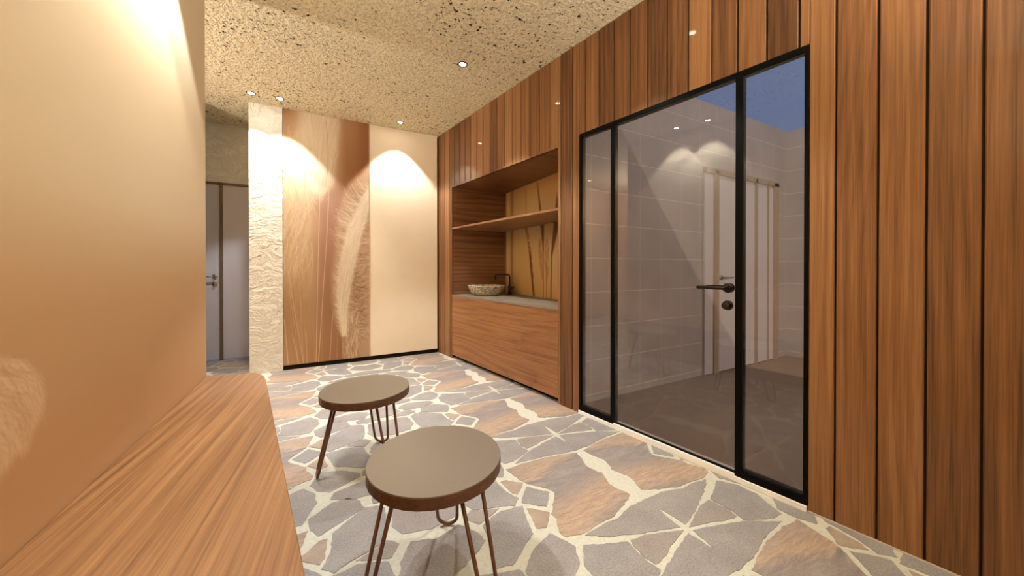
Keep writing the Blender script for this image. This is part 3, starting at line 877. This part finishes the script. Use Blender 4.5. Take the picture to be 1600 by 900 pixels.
def paint_grasses():
    rng = np.random.RandomState(9)
    w, h = NY1 - NY0, nz1 - CT
    cv = Canvas(w, h, 0.007)
    a, b2, c2 = (176, 150, 106), (196, 170, 124), (168, 138, 92)
    cv.grid([[a, (186, 150, 96), (176, 138, 84), a], [b2, b2, c2, (190, 152, 96)], [b2, (192, 160, 108), b2, (188, 160, 112)], [c2, (184, 148, 96), (190, 154, 102), (172, 138, 92)]])
    P = lambda y, z: (NY1 - y, nz1 - z)
    dk = (82, 38, 20)
    cv.stroke([P(3.865, 2.06), P(3.868, 0.77)], 0.045, (112, 72, 38), 0.55, 0)
    cv.stroke([P(3.97, 2.06), P(3.965, 0.77)], 0.05, (214, 180, 132), 0.6, 0)
    cv.stroke([P(4.04, 2.06), P(4.035, 0.77)], 0.02, (80, 42, 22), 0.7, 0)
    cv.stroke([P(3.528, 2.03), P(3.508, 1.60)], 0.016, (142, 96, 50), 0.5, 0)
    for i in range(260):
        u = rng.rand(); y = np.interp(u, [0, .4, .75, 1], [3.53, 3.44, 3.396, 3.37]); z = np.interp(u, [0, .4, .75, 1], [1.62, 1.33, 1.12, 0.98])
        r = 0.030 * (1 - 0.5 * u)
        y += rng.uniform(-r, r)
        cv.stroke([P(y, z), P(y + rng.uniform(-.01, .01), z - 0.018)], 0.006, dk if rng.rand() < 0.6 else (140, 92, 44), 0.65, 0.4)
    cv.stroke([P(3.43, 1.25), P(3.396, 1.05), P(3.342, 0.77)], 0.017, dk, 0.85, -0.4)
    cv.fill([P(3.275, 2.04), P(3.262, 2.04), P(3.185, 1.70), P(3.135, 1.56), P(3.142, 1.28), P(3.156, 1.28), P(3.205, 1.54), P(3.235, 1.75)], dk, 0.8, 0.022)
    cv.stroke([P(3.150, 1.32), P(3.149, 0.77)], 0.009, (120, 60, 26), 0.85, 0)
    cv.fill([P(2.90, 1.86), P(2.87, 1.70), P(2.875, 1.50), P(2.945, 1.32), P(2.985, 1.22), P(3.0, 1.22), P(2.99, 1.36), P(2.955, 1.54), P(2.925, 1.72)], dk, 0.85, 0.022)
    cv.stroke([P(2.993, 1.27), P(3.008, 0.77)], 0.013, dk, 0.85, 0)
    cv.stroke([P(3.092, 1.15), P(3.091, 0.77)], 0.008, (128, 66, 30), 0.8, 0)
    for i in range(240):
        c0, zt, zb_ = (3.225, 1.42, 1.02) if rng.rand() < 0.5 else (3.085, 1.42, 1.0)
        z = rng.uniform(zb_, zt); sp = 0.045 * math.sin(math.pi * min(1, (z - zb_ + 0.05) / (zt - zb_ + 0.1)))
        y = c0 + rng.uniform(-sp, sp) - (0.06 * (1 - (z - zb_) / (zt - zb_)) if c0 > 3.2 else 0)
        cv.stroke([P(y, z), P(y * 0.985 + 3.15 * 0.015, z - 0.07)], 0.006, (138, 92, 62) if rng.rand() < 0.5 else (170, 124, 84), 0.4, 0.4)
    for i in range(60):
        y = rng.uniform(2.4, 2.85); cv.stroke([P(y, rng.uniform(1.0, 2.0)), P(y + rng.uniform(-.05, .05), 0.77)], 0.006, dk if rng.rand() < 0.3 else (160, 110, 60), 0.4, 0)
    return cv
cvg = paint_grasses()
ex = MB().hexa([(NXB + 0.0005, NY0), (NXB + 0.02, NY0), (NXB + 0.02, NY1), (NXB + 0.0005, NY1)], 0.03, nz1)
o = cvg.mesh('back_panel', M['print'], lambda x, y: (NXB, NY1 - x, nz1 - y), ex, ni, lin(176, 150, 106))
o['label'] = 'back panel printed with dried grasses'

# vanity below the worktop
vn = thing('vanity_cabinet', (1.6, 3.2, 0), 'low oak vanity cabinet with a plain level-grained front under the grey worktop', 'cabinet')
VY0, VY1 = NY0 + 0.0004, NY1 - 0.0004
MB().hexa([(front_x(VY0, 0.004), VY0), (front_x(VY0, 0.024), VY0), (front_x(VY1, 0.024), VY1), (front_x(VY1, 0.004), VY1)], 0.04, 0.748).build('front_panel', M['vanity_wood'], vn, bevel=0.0015)
MB().hexa([(front_x(VY0, 0.025), VY0), (NXB - 0.002, VY0), (NXB - 0.002, VY1), (front_x(VY1, 0.025), VY1)], 0.04, 0.748).build('carcass', M['niche_wood'], vn)
MB().hexa([(front_x(VY0, 0.05), VY0), (NXB - 0.05, VY0), (NXB - 0.05, VY1), (front_x(VY1, 0.05), VY1)], 0.001, 0.04).build('plinth', M['void'], vn)
ct = MB().hexa([(front_x(VY0, 0.002), VY0), (NXB - 0.0003, VY0), (NXB - 0.0003, VY1), (front_x(VY1, 0.002), VY1)], 0.749, CT - 0.0005).build('worktop', M['counter'], None, bevel=0.002)
tag(ct, 'thin grey stone worktop on the oak vanity cabinet', 'worktop')

# basin and tap
bc = Vector((1.70, 3.79, CT))
bs = thing('basin', bc, 'round pebbled stone basin standing on the grey worktop', 'basin')
MB().lathe([(0.0, 0.0), (0.150, 0.0), (0.165, 0.006), (0.196, 0.045), (0.222, 0.104), (0.225, 0.112), (0.221, 0.115), (0.214, 0.108), (0.186, 0.050), (0.150, 0.020), (0.03, 0.014), (0.0, 0.014)], bc, seg=64).build('bowl', M['basin'], bs)
MB().lathe([(0.0, 0.018), (0.018, 0.018), (0.022, 0.0145), (0.022, 0.012)], bc, seg=24).build('drain', M['chrome'], bs)
fc = Vector((1.985, 3.74, CT))
fa = thing('tap', fc, 'black tap with a square-arched spout behind the stone basin', 'tap')
mb = MB().lathe([(0.0, 0.0), (0.028, 0.0), (0.028, 0.006), (0.022, 0.010), (0.022, 0.10), (0.020, 0.105), (0.0, 0.105)], fc, seg=28)
mb.build('body', M['faucet'], fa)
dirn = (bc - fc); dirn.z = 0; dirn.normalize()
dirn = Vector((-0.80, 0.60, 0)).normalized()
pts = [fc + Vector((0, 0, 0.10)), fc + Vector((0, 0, 0.215)), fc + Vector((0, 0, 0.232)) + dirn * 0.006, fc + Vector((0, 0, 0.24)) + dirn * 0.022,
       fc + Vector((0, 0, 0.24)) + dirn * 0.155, fc + Vector((0, 0, 0.235)) + dirn * 0.172, fc + Vector((0, 0, 0.22)) + dirn * 0.18, fc + Vector((0, 0, 0.175)) + dirn * 0.18]
MB().tube(pts, 0.0105, 16).build('spout', M['faucet'], fa)
MB().tube([fc + Vector((0, 0, 0.075)), fc + Vector((0.02, -0.03, 0.08)), fc + Vector((0.035, -0.06, 0.095))], [0.012, 0.010, 0.008], 14).build('lever', M['faucet'], fa)

# ---------------------------------------------------------------- stools
SR, SZ, ST_T = 0.232, 0.430, 0.042
def make_stool(loc, rot, label):
    r = thing('stool', (0, 0, 0), label, 'stool', 'round hairpin stools')
    o = MB().lathe([(0.0, SZ - 0.004), (SR - 0.001, SZ - 0.004), (SR, SZ - 0.006), (SR, SZ - ST_T + 0.002), (SR - 0.002, SZ - ST_T), (0.0, SZ - ST_T)], (0, 0, 0), seg=36, smooth=False).build('seat', M['stool_rim'], r)
    o['label'] = 'oak rim of the seat'
    MB().lathe([(0.0, SZ), (SR - 0.002, SZ), (SR - 0.001, SZ - 0.001), (SR - 0.001, SZ - 0.004)], (0, 0, 0), seg=72, smooth=False).build('seat_top', M['stool_top'], r)['label'] = 'taupe laminate top'
    for k_ in range(3):
        a = rot + k_ * 2 * math.pi / 3
        ra = Vector((math.cos(a), math.sin(a), 0)); ta = Vector((-math.sin(a), math.cos(a), 0))
        zt = SZ - ST_T
        r0, r1, hw, hb = 0.150, 0.230, 0.056, 0.041
        pts = [ra * r0 + ta * hw + Vector((0, 0, zt))]
        yb = 0.0075
        c = ra * r1 + Vector((0, 0, yb + hb))
        down = (c - (ra * r0 + Vector((0, 0, zt)))).normalized()
        for i in range(0, 13):
            q = math.pi * i / 12
            pts.append(c + ta * hb * math.cos(q) + down * hb * math.sin(q))
        pts.append(ra * r0 - ta * hw + Vector((0, 0, zt)))
        low = min(p.z for p in pts)
        pts = [pts[0]] + [p - Vector((0, 0, low - yb)) for p in pts[1:-1]] + [pts[-1]]
        MB().tube(pts, 0.0068, 12).build('leg', M['leg'], r)
    r.location = loc
    return r
make_stool((0.3483, 1.2192, 0), math.radians(62), 'nearer round stool with taupe top and brown hairpin legs, closest to the camera')
make_stool((0.2023, 2.0921, 0), math.radians(62), 'farther round stool with taupe top and hairpin legs, nearer the wardrobe')

# ---------------------------------------------------------------- recessed downlights
def downlight(x, y, label):
    r = thing('downlight', (x, y, H), label, 'downlight', 'recessed ceiling downlights')
    c = (x, y, H)
    MB().lathe([(0.027, -0.001), (0.027, -0.005), (0.032, -0.008), (0.037, -0.006), (0.039, 0.0), (0.027, 0.0)], c, seg=32).build('trim_ring', M['ring'], r)
    MB().lathe([(0.0, -0.0025), (0.0268, -0.0025), (0.0268, 0.0), (0.0, 0.0)], c, seg=32, smooth=False).build('lens', M['lens'], r)
    ld = bpy.data.lights.new('downlight_beam', 'SPOT')
    ld.energy = SPOT_W; ld.color = SPOT_COL
    ld.spot_size = math.radians(85); ld.spot_blend = 0.28
    ld.shadow_soft_size = 0.022
    lo = bpy.data.objects.new('beam', ld); COL.objects.link(lo)
    lo.parent = r; lo.location = (0, 0, -0.03)
    return r
downlight(1.015, 2.743, 'ceiling downlight alone in the middle of the pitted ceiling')
downlight(-0.624, 4.172, 'ceiling downlight above the left edge of the plaster pillar')
downlight(-0.389, 4.165, 'ceiling downlight where plaster pillar and pampas door meet')
downlight(0.778, 4.188, 'ceiling downlight in front of the plain beige wardrobe door')
downlight(1.245, 1.411, 'ceiling downlight opposite the glass door, seen mirrored in the boards')
downlight(-0.48, 2.06, 'ceiling downlight close to the ochre wall, the farther of its pair')
downlight(-0.48, 1.72, 'ceiling downlight close to the ochre wall, the nearer of its pair')
downlight(-2.03, 4.14, 'ceiling downlight in the side corridor, mirrored in the narrow left pane')



# added fill lights in wall bowls, unseen behind the camera or round a corner
def uplight(x, y, nx, ny, label, watt):
    z = 1.86
    root = thing('fill_uplight', (x, y, z), label, 'fill lamp', 'added bowl fill lights')
    c = Vector((x + nx * 0.13, y + ny * 0.13, z))
    MB().lathe([(0.0, -0.07), (0.05, -0.062), (0.09, -0.035), (0.11, 0.0), (0.114, 0.0), (0.094, -0.040), (0.052, -0.068), (0.0, -0.077)], c, seg=36).build('bowl', M['white_pane'], root)
    MB().tube([(x + nx * 0.002, y + ny * 0.002, z - 0.05), (x + nx * 0.06, y + ny * 0.06, z - 0.055)], 0.012, 14).build('arm', M['chrome'], root)
    ld = bpy.data.lights.new('fill_uplight_glow', 'AREA'); ld.shape = 'DISK'; ld.size = 0.16; ld.energy = watt; ld.color = UP_COL
    lo = bpy.data.objects.new('glow', ld); COL.objects.link(lo); lo.parent = root
    lo.location = Vector((nx * 0.13, ny * 0.13, 0.004)); lo.rotation_euler = (math.pi, 0, 0)
uplight(XL, -0.9, 1, 0, 'added bowl fill light on the ochre wall behind the camera', UP_W)
uplight(WP(-0.5, 0)[0], WP(-0.5, 0)[1], -NX, -NY, 'added bowl fill light on the oak boards behind the camera', UP_W)
uplight(-2.6, 2.62, 0, 1, 'added bowl fill light in the side corridor behind the ochre wall', UP_W * 1.4)

# lamp added to brighten the bathroom, unseen on its front wall
lx, ly = 3.3, -2.2
wl = thing('fill_lamp', (lx, ly, 2.2), 'added unseen fill lamp on the tiled bathroom wall behind the oak boards', 'lamp')
MB().box(lx - 0.06, lx + 0.06, ly, ly + 0.016, 2.10, 2.30).build('back_plate', M['chrome'], wl, bevel=0.002)
MB().lathe([(0.05, 0.0), (0.055, 0.0), (0.055, 0.16), (0.0, 0.16), (0.0, 0.155), (0.05, 0.155)], (lx, ly + 0.085, 2.12), seg=32).build('shade', M['white_pane'], wl)
MB().tube([(lx, ly + 0.012, 2.2), (lx, ly + 0.034, 2.2)], 0.01, 12).build('arm', M['chrome'], wl)
ld = bpy.data.lights.new('fill_lamp_bulb', 'POINT'); ld.energy = 205; ld.color = (1, 0.93, 0.84); ld.shadow_soft_size = 0.04
lo = bpy.data.objects.new('bulb', ld); COL.objects.link(lo); lo.parent = wl
lo.location = (0, 0.085, -0.14)
